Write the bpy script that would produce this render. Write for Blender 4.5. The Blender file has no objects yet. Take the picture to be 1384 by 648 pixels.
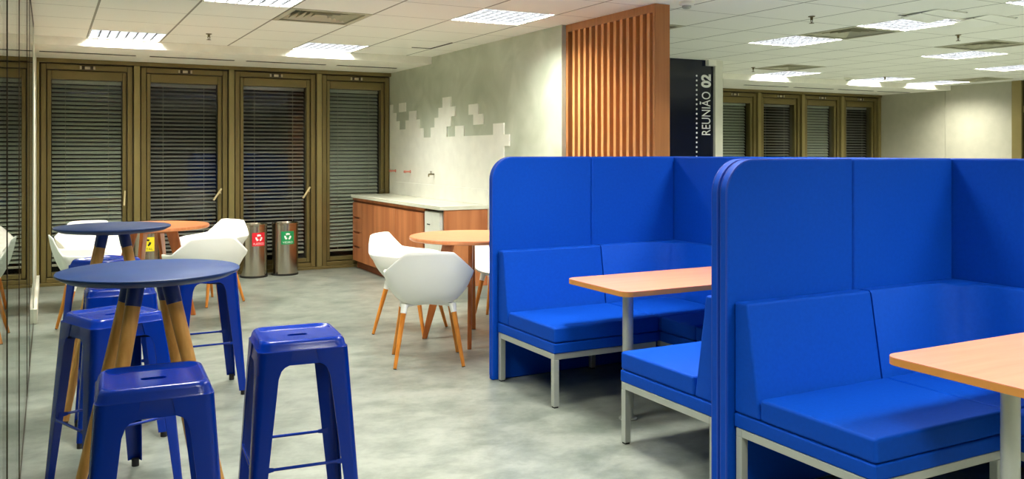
import bpy, bmesh, math, random
from mathutils import Vector, Matrix
random.seed(4)
PI = math.pi
sc = bpy.context.scene
COL = sc.collection

# ------------------------------------------------------------------ helpers
def srgb(r, g, b):
    def f(c):
        c /= 255.0
        return c/12.92 if c <= 0.04045 else ((c+0.055)/1.055)**2.4
    return (f(r), f(g), f(b), 1.0)

def new_mat(name):
    m = bpy.data.materials.new(name)
    m.use_nodes = True
    nt = m.node_tree
    b = nt.nodes['Principled BSDF']
    return m, nt, b

def mat(name, rgb, rough=0.5, metal=0.0, noise=None, bump=None, coat=0.0, spec=None, sheen=0.0):
    """noise = (scale, amount) gives a slight tone variation; bump = (scale, strength)"""
    m, nt, b = new_mat(name)
    c = srgb(*rgb)
    b.inputs['Roughness'].default_value = rough
    b.inputs['Metallic'].default_value = metal
    b.inputs['Coat Weight'].default_value = coat
    b.inputs['Sheen Weight'].default_value = sheen
    if spec is not None:
        b.inputs['Specular IOR Level'].default_value = spec
    tc = nt.nodes.new('ShaderNodeTexCoord')
    ns = noise or (8.0, 0.04)
    n = nt.nodes.new('ShaderNodeTexNoise')
    n.inputs['Scale'].default_value = ns[0]
    n.inputs['Detail'].default_value = 4
    r = nt.nodes.new('ShaderNodeValToRGB')
    k = ns[1]
    r.color_ramp.elements[0].position = 0.3
    r.color_ramp.elements[1].position = 0.7
    r.color_ramp.elements[0].color = (c[0]*(1-k), c[1]*(1-k), c[2]*(1-k), 1)
    r.color_ramp.elements[1].color = (min(1, c[0]*(1+k)), min(1, c[1]*(1+k)), min(1, c[2]*(1+k)), 1)
    nt.links.new(tc.outputs['Object'], n.inputs['Vector'])
    nt.links.new(n.outputs['Fac'], r.inputs['Fac'])
    nt.links.new(r.outputs['Color'], b.inputs['Base Color'])
    if bump:
        n2 = nt.nodes.new('ShaderNodeTexNoise')
        n2.inputs['Scale'].default_value = bump[0]
        bp = nt.nodes.new('ShaderNodeBump')
        bp.inputs['Strength'].default_value = bump[1]
        bp.inputs['Distance'].default_value = 0.002
        nt.links.new(tc.outputs['Object'], n2.inputs['Vector'])
        nt.links.new(n2.outputs['Fac'], bp.inputs['Height'])
        nt.links.new(bp.outputs['Normal'], b.inputs['Normal'])
    return m

def wood(name, c1, c2, rough=0.45, scale=(30, 30, 1.5), coat=0.0, spec=0.4):
    """grain runs along the axis with the small scale"""
    m, nt, b = new_mat(name)
    b.inputs['Roughness'].default_value = rough
    b.inputs['Coat Weight'].default_value = coat
    b.inputs['Specular IOR Level'].default_value = spec
    tc = nt.nodes.new('ShaderNodeTexCoord')
    mp = nt.nodes.new('ShaderNodeMapping')
    mp.inputs['Scale'].default_value = scale
    n = nt.nodes.new('ShaderNodeTexNoise')
    n.inputs['Scale'].default_value = 1.0
    n.inputs['Detail'].default_value = 5
    n.inputs['Distortion'].default_value = 0.4
    r = nt.nodes.new('ShaderNodeValToRGB')
    r.color_ramp.elements[0].position = 0.32
    r.color_ramp.elements[1].position = 0.68
    r.color_ramp.elements[0].color = srgb(*c1)
    r.color_ramp.elements[1].color = srgb(*c2)
    nt.links.new(tc.outputs['Object'], mp.inputs['Vector'])
    nt.links.new(mp.outputs['Vector'], n.inputs['Vector'])
    nt.links.new(n.outputs['Fac'], r.inputs['Fac'])
    nt.links.new(r.outputs['Color'], b.inputs['Base Color'])
    return m

def glass_mat(name, tint, ior=1.5, rough=0.0):
    """thin architectural glass: Fresnel reflection over a tinted see-through body"""
    m = bpy.data.materials.new(name)
    m.use_nodes = True
    nt = m.node_tree
    nt.nodes.clear()
    out = nt.nodes.new('ShaderNodeOutputMaterial')
    tr = nt.nodes.new('ShaderNodeBsdfTransparent')
    tr.inputs['Color'].default_value = (*tint, 1)
    gl = nt.nodes.new('ShaderNodeBsdfGlossy')
    gl.inputs['Roughness'].default_value = rough
    fr = nt.nodes.new('ShaderNodeFresnel')
    fr.inputs['IOR'].default_value = ior
    geo = nt.nodes.new('ShaderNodeNewGeometry')
    inv = nt.nodes.new('ShaderNodeMath'); inv.operation = 'SUBTRACT'
    inv.inputs[0].default_value = 1.0
    mul = nt.nodes.new('ShaderNodeMath'); mul.operation = 'MULTIPLY'
    mx = nt.nodes.new('ShaderNodeMixShader')
    nt.links.new(geo.outputs['Backfacing'], inv.inputs[1])
    nt.links.new(fr.outputs['Fac'], mul.inputs[0])
    nt.links.new(inv.outputs[0], mul.inputs[1])
    nt.links.new(mul.outputs[0], mx.inputs['Fac'])
    nt.links.new(tr.outputs[0], mx.inputs[1])
    nt.links.new(gl.outputs[0], mx.inputs[2])
    nt.links.new(mx.outputs[0], out.inputs['Surface'])
    return m

def emis(name, rgb, strength):
    m, nt, b = new_mat(name)
    b.inputs['Base Color'].default_value = (0.8, 0.8, 0.8, 1)
    b.inputs['Emission Color'].default_value = (*rgb, 1)
    b.inputs['Emission Strength'].default_value = strength
    return m

# ---- bmesh shape adders
def box(bm, x0, x1, y0, y1, z0, z1):
    v = [bm.verts.new((x, y, z)) for z in (z0, z1) for y in (y0, y1) for x in (x0, x1)]
    for f in ((0, 2, 3, 1), (4, 5, 7, 6), (0, 1, 5, 4), (2, 6, 7, 3), (0, 4, 6, 2), (1, 3, 7, 5)):
        bm.faces.new([v[i] for i in f])

def bar(bm, p, q, r0, r1=None, n=12, cap=True, phase=0.0):
    """tapered round bar between two points"""
    if r1 is None: r1 = r0
    p, q = Vector(p), Vector(q)
    d = (q-p).normalized()
    a = d.orthogonal().normalized(); b = d.cross(a)
    rings = []
    for c, r in ((p, r0), (q, r1)):
        rings.append([bm.verts.new(c + a*math.cos(phase+2*PI*i/n)*r + b*math.sin(phase+2*PI*i/n)*r) for i in range(n)])
    for i in range(n):
        j = (i+1) % n
        bm.faces.new((rings[0][i], rings[0][j], rings[1][j], rings[1][i]))
    if cap:
        bm.faces.new(rings[0][::-1]); bm.faces.new(rings[1])

def strip(bm, p, q, up, w, t, w1=None, t1=None):
    """rectangular bar from p to q; w across, t along 'up'"""
    p, q, up = Vector(p), Vector(q), Vector(up)
    d = (q-p).normalized()
    s = d.cross(up).normalized(); u = s.cross(d).normalized()
    w1 = w if w1 is None else w1; t1 = t if t1 is None else t1
    vs = []
    for c, ww, tt in ((p, w, t), (q, w1, t1)):
        vs.append([bm.verts.new(c + s*a*ww/2 + u*b*tt/2) for a, b in ((-1, -1), (1, -1), (1, 1), (-1, 1))])
    bm.faces.new(vs[0][::-1]); bm.faces.new(vs[1])
    for i in range(4):
        j = (i+1) % 4
        bm.faces.new((vs[0][i], vs[0][j], vs[1][j], vs[1][i]))

def lathe(bm, prof, n=48, cx=0, cy=0, closed=False):
    rings = []
    for r, z in prof:
        rings.append([bm.verts.new((cx+r*math.cos(2*PI*i/n), cy+r*math.sin(2*PI*i/n), z)) for i in range(n)])
    for k in range(len(rings)-1):
        for i in range(n):
            j = (i+1) % n
            bm.faces.new((rings[k][i], rings[k][j], rings[k+1][j], rings[k+1][i]))
    if closed:
        bm.faces.new(rings[0][::-1]); bm.faces.new(rings[-1])

def prism(bm, pts, lo, hi, axis='z'):
    """extrude a 2D outline; axis names the extrusion direction"""
    def P(a, b, c):
        return {'z': (a, b, c), 'y': (a, c, b), 'x': (c, a, b)}[axis]
    A = [bm.verts.new(P(a, b, lo)) for a, b in pts]
    B = [bm.verts.new(P(a, b, hi)) for a, b in pts]
    n = len(pts)
    bm.faces.new(A[::-1]); bm.faces.new(B)
    for i in range(n):
        j = (i+1) % n
        bm.faces.new((A[i], A[j], B[j], B[i]))

def rounded(x0, x1, y0, y1, r, n=6):
    """rounded rectangle outline; r may be a 4-tuple for corners (x0y0, x1y0, x1y1, x0y1)"""
    rs = (r,)*4 if not isinstance(r, tuple) else r
    out = []
    for (cx, cy, sx, sy, a0), rr in zip(((x0, y0, 1, 1, PI), (x1, y0, -1, 1, 1.5*PI), (x1, y1, -1, -1, 0), (x0, y1, 1, -1, .5*PI)), rs):
        if rr <= 0:
            out.append((cx, cy)); continue
        for k in range(n+1):
            a = a0 + k*PI/2/n
            out.append((cx+sx*rr+rr*math.cos(a), cy+sy*rr+rr*math.sin(a)))
    return out

def link(name, bm, m, parent=None, smooth=False, bevel=0.0, seg=2, angle=35):
    bmesh.ops.recalc_face_normals(bm, faces=bm.faces[:])
    me = bpy.data.meshes.new(name)
    bm.to_mesh(me); bm.free()
    o = bpy.data.objects.new(name, me)
    COL.objects.link(o)
    if m: me.materials.append(m)
    if parent: o.parent = parent
    if bevel:
        b = o.modifiers.new('bevel', 'BEVEL')
        b.width = bevel; b.segments = seg; b.limit_method = 'ANGLE'; b.angle_limit = math.radians(40)
        b.harden_normals = True
    if smooth or bevel:
        for p in me.polygons: p.use_smooth = True
        me.set_sharp_from_angle(angle=math.radians(angle))
    return o

def B(): return bmesh.new()

def thing(name, label, cat, loc=(0, 0, 0), rz=0.0, group=None):
    o = bpy.data.objects.new(name, None)
    o.empty_display_size = 0.1
    COL.objects.link(o)
    o.location = loc; o.rotation_euler = (0, 0, rz)
    return tag(o, label, cat, group)

def tag(o, label, cat, group=None):
    o['label'] = label; o['category'] = cat
    if group: o['group'] = group
    return o

def struct(name, bm, m, parent=None, label=None, **k):
    o = link(name, bm, m, parent, **k)
    if not parent:
        o['kind'] = 'structure'
    if label: o['label'] = label
    return o

def copy_tree(o, parent=None):
    c = o.copy(); COL.objects.link(c); c.parent = parent
    for ch in list(o.children): copy_tree(ch, c)
    return c

def dup(o, loc, rz, label):
    c = copy_tree(o)
    c.location = loc; c.rotation_euler = (0, 0, rz); c['label'] = label
    return c

# ------------------------------------------------------------------ materials
M = {}
# vinyl floor with a cloudy cement look
m, nt, b = new_mat('cement_vinyl')
tc = nt.nodes.new('ShaderNodeTexCoord')
mp = nt.nodes.new('ShaderNodeMapping'); mp.inputs['Scale'].default_value = (1.3, 1.7, 1); mp.inputs['Rotation'].default_value = (0, 0, 0.5)
n1 = nt.nodes.new('ShaderNodeTexNoise'); n1.inputs['Scale'].default_value = 2.6; n1.inputs['Detail'].default_value = 9; n1.inputs['Roughness'].default_value = 0.68; n1.inputs['Distortion'].default_value = 0.15
n2 = nt.nodes.new('ShaderNodeTexNoise'); n2.inputs['Scale'].default_value = 0.8; n2.inputs['Detail'].default_value = 3
r1 = nt.nodes.new('ShaderNodeValToRGB')
r1.color_ramp.elements[0].position = 0.34; r1.color_ramp.elements[0].color = srgb(108, 116, 106)
r1.color_ramp.elements[1].position = 0.62; r1.color_ramp.elements[1].color = srgb(150, 154, 144)
r2 = nt.nodes.new('ShaderNodeValToRGB')
r2.color_ramp.elements[0].position = 0.35; r2.color_ramp.elements[0].color = (0.84, 0.86, 0.84, 1)
r2.color_ramp.elements[1].position = 0.65; r2.color_ramp.elements[1].color = (1, 1, 1, 1)
mx = nt.nodes.new('ShaderNodeMix'); mx.data_type = 'RGBA'; mx.blend_type = 'MULTIPLY'; mx.inputs['Factor'].default_value = 1
nt.links.new(tc.outputs['Object'], mp.inputs['Vector'])
nt.links.new(mp.outputs['Vector'], n1.inputs['Vector']); nt.links.new(tc.outputs['Object'], n2.inputs['Vector'])
nt.links.new(n1.outputs['Fac'], r1.inputs['Fac']); nt.links.new(n2.outputs['Fac'], r2.inputs['Fac'])
nt.links.new(r1.outputs['Color'], mx.inputs[6]); nt.links.new(r2.outputs['Color'], mx.inputs[7])
nt.links.new(mx.outputs[2], b.inputs['Base Color'])
b.inputs['Roughness'].default_value = 0.34
M['floor'] = m

# mineral ceiling tiles with thin T-bar lines, module 0.665 x 0.68
CX0, CW, CY0, CD = 0.336, 0.665, 9.50, 0.68
m, nt, b = new_mat('ceiling_tile')
tc = nt.nodes.new('ShaderNodeTexCoord'); sp = nt.nodes.new('ShaderNodeSeparateXYZ')
nt.links.new(tc.outputs['Object'], sp.inputs[0])
def math_node(op, a, bb=None, c=None):
    n = nt.nodes.new('ShaderNodeMath'); n.operation = op
    for i, v in enumerate((a, bb, c)):
        if v is None: continue
        if isinstance(v, (int, float)): n.inputs[i].default_value = v
        else: nt.links.new(v, n.inputs[i])
    return n.outputs[0]
def edge(out, off, mod, w):
    t = math_node('ADD', out, -off + 1000*mod)
    t = math_node('MODULO', t, mod)
    t = math_node('SUBTRACT', t, mod/2)
    t = math_node('ABSOLUTE', t)
    return math_node('GREATER_THAN', t, mod/2 - w)
line = math_node('MAXIMUM', math_node('MULTIPLY', edge(sp.outputs[0], CX0, CW, 0.0085), 0.8), math_node('MULTIPLY', edge(sp.outputs[1], CY0, CD, 0.006), 0.55))
nn = nt.nodes.new('ShaderNodeTexNoise'); nn.inputs['Scale'].default_value = 90
rr = nt.nodes.new('ShaderNodeValToRGB')
rr.color_ramp.elements[0].color = srgb(249, 248, 236); rr.color_ramp.elements[1].color = srgb(254, 253, 243)
nt.links.new(tc.outputs['Object'], nn.inputs['Vector']); nt.links.new(nn.outputs['Fac'], rr.inputs['Fac'])
mx = nt.nodes.new('ShaderNodeMix'); mx.data_type = 'RGBA'
nt.links.new(line, mx.inputs['Factor']); nt.links.new(rr.outputs['Color'], mx.inputs[6])
mx.inputs[7].default_value = srgb(112, 106, 84)
nt.links.new(mx.outputs[2], b.inputs['Base Color'])
b.inputs['Roughness'].default_value = 0.85
M['ceiling'] = m
M['plaster'] = mat('ceiling_plaster', (250, 247, 234), 0.8)
# burnished cement paint
m, nt, b = new_mat('burnished_cement_paint')
tc = nt.nodes.new('ShaderNodeTexCoord')
n1 = nt.nodes.new('ShaderNodeTexNoise'); n1.inputs['Scale'].default_value = 2.2; n1.inputs['Detail'].default_value = 7; n1.inputs['Distortion'].default_value = 1.2
r1 = nt.nodes.new('ShaderNodeValToRGB')
r1.color_ramp.elements[0].position = 0.3; r1.color_ramp.elements[0].color = srgb(178, 186, 164)
r1.color_ramp.elements[1].position = 0.72; r1.color_ramp.elements[1].color = srgb(204, 210, 192)
nt.links.new(tc.outputs['Object'], n1.inputs['Vector']); nt.links.new(n1.outputs['Fac'], r1.inputs['Fac'])
nt.links.new(r1.outputs['Color'], b.inputs['Base Color'])
b.inputs['Roughness'].default_value = 0.28
M['cement'] = m
M['white_tile'] = mat('white_wall_tile', (246, 246, 234), 0.3)
M['cream_wall'] = mat('cream_wall_panel', (178, 175, 154), 0.55)
M['white_paint'] = mat('white_paint', (232, 230, 214), 0.45)
M['bronze'] = mat('olive_bronze_aluminium', (120, 106, 62), 0.4, 0.4, noise=(3, 0.08))
M['bronze_dark'] = mat('dark_bronze_gap', (52, 40, 18), 0.5, 0.3)
M['bronze_light'] = mat('light_bronze_mullion', (144, 130, 82), 0.38, 0.4)
M['glass'] = glass_mat('window_glass', (0.90, 0.92, 0.90))
M['part_glass'] = glass_mat('partition_glass', (0.85, 0.90, 0.87))
M['slat'] = mat('blind_slat_grey', (188, 193, 178), 0.42, 0.1)
M['slat_warm'] = mat('blind_slat_taupe', (166, 163, 158), 0.42, 0.1)
M['cord'] = mat('blind_cord', (190, 186, 168), 0.7)
M['rail'] = mat('blind_rail', (205, 200, 180), 0.5)
M['night'] = mat('dark_outside', (14, 15, 20), 0.9)
M['latch'] = mat('pale_latch_metal', (200, 190, 165), 0.3, 0.6)
M['cream_plastic'] = mat('cream_handle_plastic', (222, 208, 160), 0.4)
M['blue_metal'] = mat('gloss_blue_enamel', (0, 38, 132), 0.22, 0.0, coat=0.0, spec=0.28, noise=(2, 0.06))
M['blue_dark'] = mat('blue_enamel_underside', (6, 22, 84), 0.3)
M['blue_top'] = mat('blue_lacquer_tabletop', (14, 46, 98), 0.42, coat=0.0, spec=0.35, noise=(5, 0.10))
M['blue_paint'] = mat('navy_blue_leg_paint', (14, 40, 116), 0.3)
M['rubber'] = mat('black_rubber', (18, 18, 20), 0.7)
M['ash'] = wood('honey_ash_wood', (196, 138, 66), (222, 166, 92), 0.4, (40, 40, 3))
M['beech'] = wood('orange_beech_wood', (196, 116, 34), (220, 142, 56), 0.38, (40, 40, 3))
M['cafe_top'] = wood('orange_oak_top', (188, 114, 70), (208, 136, 90), 0.3, (6, 40, 6))
M['cafe_leg'] = wood('red_brown_leg_wood', (150, 80, 28), (178, 102, 42), 0.4, (40, 40, 3))
M['booth_top'] = wood('pale_oak_laminate', (200, 130, 100), (212, 142, 112), 0.32, (2.0, 26, 6))
M['ply_edge'] = mat('orange_plywood_edge', (196, 132, 60), 0.5)
M['cab_wood'] = wood('reddish_cabinet_laminate', (166, 96, 56), (200, 130, 84), 0.4, (9, 9, 0.6))
M['cab_dark'] = wood('cabinet_dark_recess', (112, 56, 26), (128, 66, 32), 0.5, (9, 9, .6))
M['slat_wood'] = wood('orange_slat_wood', (206, 142, 84), (224, 162, 102), 0.42, (26, 26, 1.2))
M['slat_wood_shaded'] = wood('orange_slat_wood_shaded', (164, 106, 60), (182, 122, 72), 0.42, (26, 26, 1.2))  # same wood as the slats, shade on the frame put into the colour
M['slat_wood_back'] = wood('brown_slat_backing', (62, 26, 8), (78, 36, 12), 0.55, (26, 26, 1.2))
M['worktop'] = mat('white_stone_worktop', (226, 227, 208), 0.2)
M['fridge'] = mat('white_appliance_enamel', (232, 234, 222), 0.3)
M['shell'] = mat('white_polypropylene', (248, 247, 238), 0.38, noise=(3, .01))
M['fabric'] = mat('royal_blue_upholstery', (0, 66, 172), 0.66, noise=(60, 0.05), bump=(400, 0.15), spec=0.12)
M['fabric_seam'] = mat('royal_blue_piping', (0, 58, 166), 0.6)
M['silver'] = mat('silver_grey_powdercoat', (176, 180, 172), 0.38, 0.35)
M['steel'] = mat('brushed_stainless', (190, 184, 170), 0.2, 1.0, noise=(5, 0.03))
M['steel_dark'] = mat('black_bin_base', (26, 25, 22), 0.5)
M['red'] = mat('red_label', (222, 30, 48), 0.4)
M['green'] = mat('green_label', (14, 140, 80), 0.4)
M['yellow'] = mat('yellow_label', (234, 218, 40), 0.4)
M['white_ink'] = mat('white_print', (244, 244, 240), 0.5)
M['black_ink'] = mat('black_print', (20, 20, 18), 0.5)
M['navy_gloss'] = mat('navy_gloss_panel', (10, 16, 40), 0.12)
M['vent'] = mat('beige_vent_metal', (200, 196, 170), 0.5, 0.2)
M['vent_dark'] = mat('dark_vent_throat', (46, 42, 32), 0.7)
M['housing'] = mat('white_luminaire_housing', (235, 235, 232), 0.4)
M['louver'] = mat('louver_blades', (58, 60, 64), 0.5, 0.0, spec=0.1)
M['brass'] = mat('aged_brass', (120, 108, 76), 0.4, 0.6)
M['copper'] = mat('pink_pipe_cap', (206, 130, 112), 0.5)
M['lamp'] = emis('lit_fluorescent_lamps', (1.0, 0.985, 0.90), 84.0)

# ------------------------------------------------------------------ camera
cam = bpy.data.cameras.new('camera'); co = bpy.data.objects.new('camera', cam)
COL.objects.link(co); sc.camera = co
cam.sensor_width = 36; cam.lens = 1180/1384*36
cam.shift_y = -(324-206)/1384
cam.clip_end = 100
co.location = (0, 0, 1.48); co.rotation_euler = (PI/2, 0, -math.atan(627/1180))

# ------------------------------------------------------------------ room shell
YW = 11.0      # window wall
ZC = 2.60      # tile ceiling
ZS = 2.52      # soffit along the windows
XG = -0.112    # glass partition on the left
XK = 3.98      # kitchenette wall
XR = 13.4      # far right wall
XL, YB = -3.2, -3.2

bm = B(); box(bm, XL, XR, YB, YW+.02, -0.12, 0); struct('floor', bm, M['floor'])

# ceiling fixtures take whole cells of the tile grid
def cell(ix, iy):   # lower-left corner of a cell
    return CX0+ix*CW, CY0-(iy+1)*CD
LIGHTS = [(0, 0), (3, 0), (1, 4), (4, 4), (-3, 0), (-3, 4), (0, 8), (3, 8), (1, 12), (4, 12), (6, 12), (13, 0), (16, 0), (18, 0),
          (9, 4), (9, 6), (13, 4), (16, 3), (9, 8), (13, 8), (16, 7), (9, 12), (13, 12), (6, 8), (2, 16), (6, 16), (11, 16)]
VENTS = [(2, 3), (9, 5), (12, 1), (18, 1), (12, 5), (6, 4)]
taken = set(LIGHTS+VENTS)
bm = B()
for ix in range(-6, 21):
    for iy in range(0, 20):
        if (ix, iy) in taken: continue
        x, y = cell(ix, iy)
        x0, x1, y0, y1 = max(x, XL), min(x+CW, XR), max(y, YB), y+CD
        if x1 <= x0 or y1 <= y0: continue
        box(bm, x0, x1, y0, y1, ZC, ZC+.02)
struct('ceiling', bm, M['ceiling'])
bm = B(); box(bm, XL-.1, XR+.2, YB-.1, YW+.3, 2.86, 2.92); struct('ceiling_slab', bm, M['plaster'])
for nm, x0, x1 in (('soffit_kitchen', XL, XK), ('soffit_office', 7.29, XR)):
    bm = B(); box(bm, x0, x1, 9.50, YW, ZS, 2.86); struct(nm.replace('soffit_kitchen', 'trim_1').replace('soffit_office', 'trim_2'), bm, M['plaster'])

# walls
bm = B(); box(bm, XK, XK+.14, 6.56, YW, 0, 2.86); struct('wall_kitchen', bm, M['cement'])
bm = B(); box(bm, XK+.14, 7.17, 8.26, 8.38, 0, 2.86); struct('wall_meeting_room', bm, M['navy_gloss'])
bm = B(); box(bm, 7.17, 7.29, 8.22, YW, 0, 2.86); struct('wall_meeting_room_end', bm, M['white_paint'], bevel=.004)
bm = B(); box(bm, 7.05, 7.169, 8.20, 8.26, 2.53, ZC-.001); struct('trim_3', bm, M['plaster'])
bm = B(); box(bm, XR, XR+.12, 9.605, YW, 0, 2.86); box(bm, XR, XR+.12, 8.42, 9.597, 0, 2.86); box(bm, XR+.02, XR+.12, 9.59, 9.61, 0, 2.86)
struct('wall_right', bm, M['cream_wall'])
bm = B(); box(bm, XR, XR+.12, YB, 7.2, 0, 2.86); struct('wall_right_front', bm, M['cream_wall'])
bm = B(); box(bm, XL-.1, XL, YB, YW, 0, 2.86); struct('wall_left', bm, M['white_paint'])
bm = B(); box(bm, XL-.1, XR+.12, YB-.1, YB, 0, 2.86); struct('wall_back', bm, M['cream_wall'])
# glazed door frame at the end of the right wall
bm = B()
box(bm, XR-.05, XR+.10, 8.26, 8.42, 0, ZC-.001); box(bm, XR-.03, XR+.08, 7.2, 7.3, 0, ZC-.001); box(bm, XR-.03, XR+.08, 7.3, 8.26, 2.1, 2.2)
d = struct('door_1', bm, M['bronze_light'], bevel=.005)
bm = B(); box(bm, XR, XR+.03, 7.3, 8.26, 0.01, 2.1); box(bm, XR, XR+.03, 7.3, 8.26, 2.2, 2.59); link('door_panel', bm, M['bronze_dark'], d)

# low white wall end and baseboard behind the glass partition
bm = B(); box(bm, XG-.06, XG, 8.62, YW-.10, 0, 2.52); struct('wall_stub_left', bm, M['white_paint'], bevel=.004)
bm = B(); box(bm, XG, XG+.03, 8.55, YW-.10, 0, .13); struct('baseboard_left', bm, M['white_paint'], bevel=.004)

# stepped white tiling on the cement wall
Y0, PS = 10.79, .1165
LV = [1.0, 1.43, 1.542, 1.656, 1.77, 1.88, 1.99, 2.103]
tops = {-1: 7, 0: 6, 1: 5, 2: 4, 3: 4, 4: 5, 5: 6, 6: 6, 7: 5, 8: 4, 9: 3, 10: 3, 11: 4, 12: 5, 13: 6, 14: 7, 15: 7, 16: 3, 17: 4, 18: 4,
        19: 3, 20: 3, 21: 3, 22: 3, 23: 3, 24: 3, 25: 4, 26: 4, 27: 3}
bm = B()
T = .012
def tilebox(k0, k1, za, zb):
    ya = min(Y0-k0*PS, YW-.1); yb = Y0-k1*PS
    box(bm, XK-T, XK-.0005, yb, ya, za, zb)
for k, t in tops.items():
    lo = .0
    if k == 27: lo = LV[2]
    if k == 15:
        tilebox(k, k+1, 0, LV[3]); tilebox(k, k+1, LV[4], LV[7]); continue
    if k == 16:
        tilebox(k, k+1, 0, LV[3]); tilebox(k, k+1, LV[5], LV[6]); continue
    tilebox(k, k+1, lo, LV[t])
tilebox(2, 4, LV[6]+.003, LV[7]+.004)
tilebox(20, 22, LV[5], LV[6]); tilebox(21, 23, LV[4], LV[5])
struct('trim_4', bm, M['white_tile'])

# ------------------------------------------------------------------ windows
bm = B(); box(bm, XL, XR, YW+.22, YW+.26, 0, 2.86); struct('wall_outside_dark', bm, M['night'])
# header strip above the windows
bm = B(); box(bm, XL, XK, YW-.13, YW+.22, 2.475, ZS); struct('trim_5', bm, M['bronze'], bevel=.004)
bm = B(); box(bm, 7.29, XR, YW-.13, YW+.22, 2.475, ZS); struct('trim_6', bm, M['bronze'], bevel=.004)
bm = B(); box(bm, XL, XK, YW-.12, YW+.22, 0, .035); struct('trim_7', bm, M['bronze'], bevel=.004)
bm = B(); box(bm, 7.29, XR, YW-.12, YW+.22, 0, .035); struct('trim_8', bm, M['bronze'], bevel=.004)

def window(n, x0, x1, handle='wand'):
    """one full-height window between mullion centres x0 and x1"""
    mw = .033
    bm = B()   # fixed outer frame
    xa, xb, za, zb = x0+mw+.012, x1-mw-.012, .035, 2.462
    w = .055
    y0, y1 = YW-.085, YW+.10
    box(bm, xa, xa+w, y0, y1, za, zb); box(bm, xb-w, xb, y0, y1, za, zb)
    box(bm, xa+w, xb-w, y0, y1, zb-.06, zb); box(bm, xa+w, xb-w, y0, y1, za, za+.05)
    wn = struct('window_%d' % n, bm, M['bronze'], bevel=.006)
    bm = B()   # dark reveal gaps
    box(bm, xa-.014, xa, YW-.06, y1, za, zb+.01); box(bm, xb, xb+.014, YW-.06, y1, za, zb+.01)
    box(bm, xa, xb, YW-.06, y1, zb, zb+.012)
    link('reveal', bm, M['bronze_dark'], wn)
    bm = B()   # sash
    g = .008
    sx0, sx1, sz0, sz1 = xa+w+g, xb-w-g, za+.05+g, zb-.06-g
    sw = .042
    y0 = YW-.062
    box(bm, sx0, sx0+sw, y0, YW+.03, sz0, sz1); box(bm, sx1-sw, sx1, y0, YW+.03, sz0, sz1)
    box(bm, sx0+sw, sx1-sw, y0, YW+.03, sz1-.10, sz1); box(bm, sx0+sw, sx1-sw, y0, YW+.03, sz0, sz0+.05)
    s = link('sash', bm, M['bronze'], wn, bevel=.007)
    bm = B()
    box(bm, sx0+sw-.002, sx1-sw+.002, YW-.035, YW-.029, sz0+.048, sz1-.098)
    link('glass_pane', bm, M['glass'], s)
    bm = B()   # dark joint line round the sash
    box(bm, sx0-g, sx0, YW-.04, YW, sz0, sz1); box(bm, sx1, sx1+g, YW-.04, YW, sz0, sz1)
    box(bm, sx0-g, sx1+g, YW-.04, YW, sz1, sz1+g)
    link('joint', bm, M['bronze_dark'], wn)
    bm = B(); xm = (xa+xb)/2
    box(bm, xm-.075, xm+.075, YW-.092, YW-.084, zb-.055, zb-.01)
    l = link('latch_plate', bm, M['bronze_dark'], wn)
    bm = B()
    box(bm, xm-.078, xm-.058, YW-.102, YW-.09, zb-.05, zb-.014); box(bm, xm+.058, xm+.078, YW-.102, YW-.09, zb-.05, zb-.014)
    box(bm, xm-.028, xm+.028, YW-.10, YW-.09, zb-.048, zb-.018)
    link('latch', bm, M['latch'], wn, bevel=.003)
    bm = B()
    hx = sx1-.5*sw
    if handle == 'lever':
        bar(bm, (hx, YW-.062, .99), (hx, YW-.11, .99), .008); strip(bm, (hx+.012, YW-.115, 1.045), (hx-.085, YW-.13, .905), (0, 1, 0), .022, .014)
        link('handle', bm, M['cream_plastic'], wn, bevel=.003)
    elif handle == 'wand':
        bar(bm, (hx, YW-.062, .93), (hx, YW-.09, .93), .008); strip(bm, (hx+.004, YW-.095, 1.04), (hx-.006, YW-.098, .87), (0, 1, 0), .018, .012)
        link('handle', bm, M['cream_plastic'], wn, bevel=.003)
    elif handle == 'knob':
        bar(bm, (hx, YW-.062, .98), (hx, YW-.10, .98), .012); bar(bm, (hx-.04, YW-.10, .975), (hx+.01, YW-.10, .985), .008)
        link('handle', bm, M['brass'], wn)
    return sx0+sw, sx1-sw, sz0+.05, sz1-.10

def mullion(n, x):
    bm = B(); box(bm, x-.033, x+.033, YW-.12, YW+.20, 0.035, 2.475)
    bm2 = B(); box(bm2, x-.047, x+.047, YW-.04, YW+.20, 0.035, 2.475)
    o = struct('trim_%d' % n, bm, M['bronze_light'], bevel=.006)
    link('mullion_recess', bm2, M['bronze_dark'], o)

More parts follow.
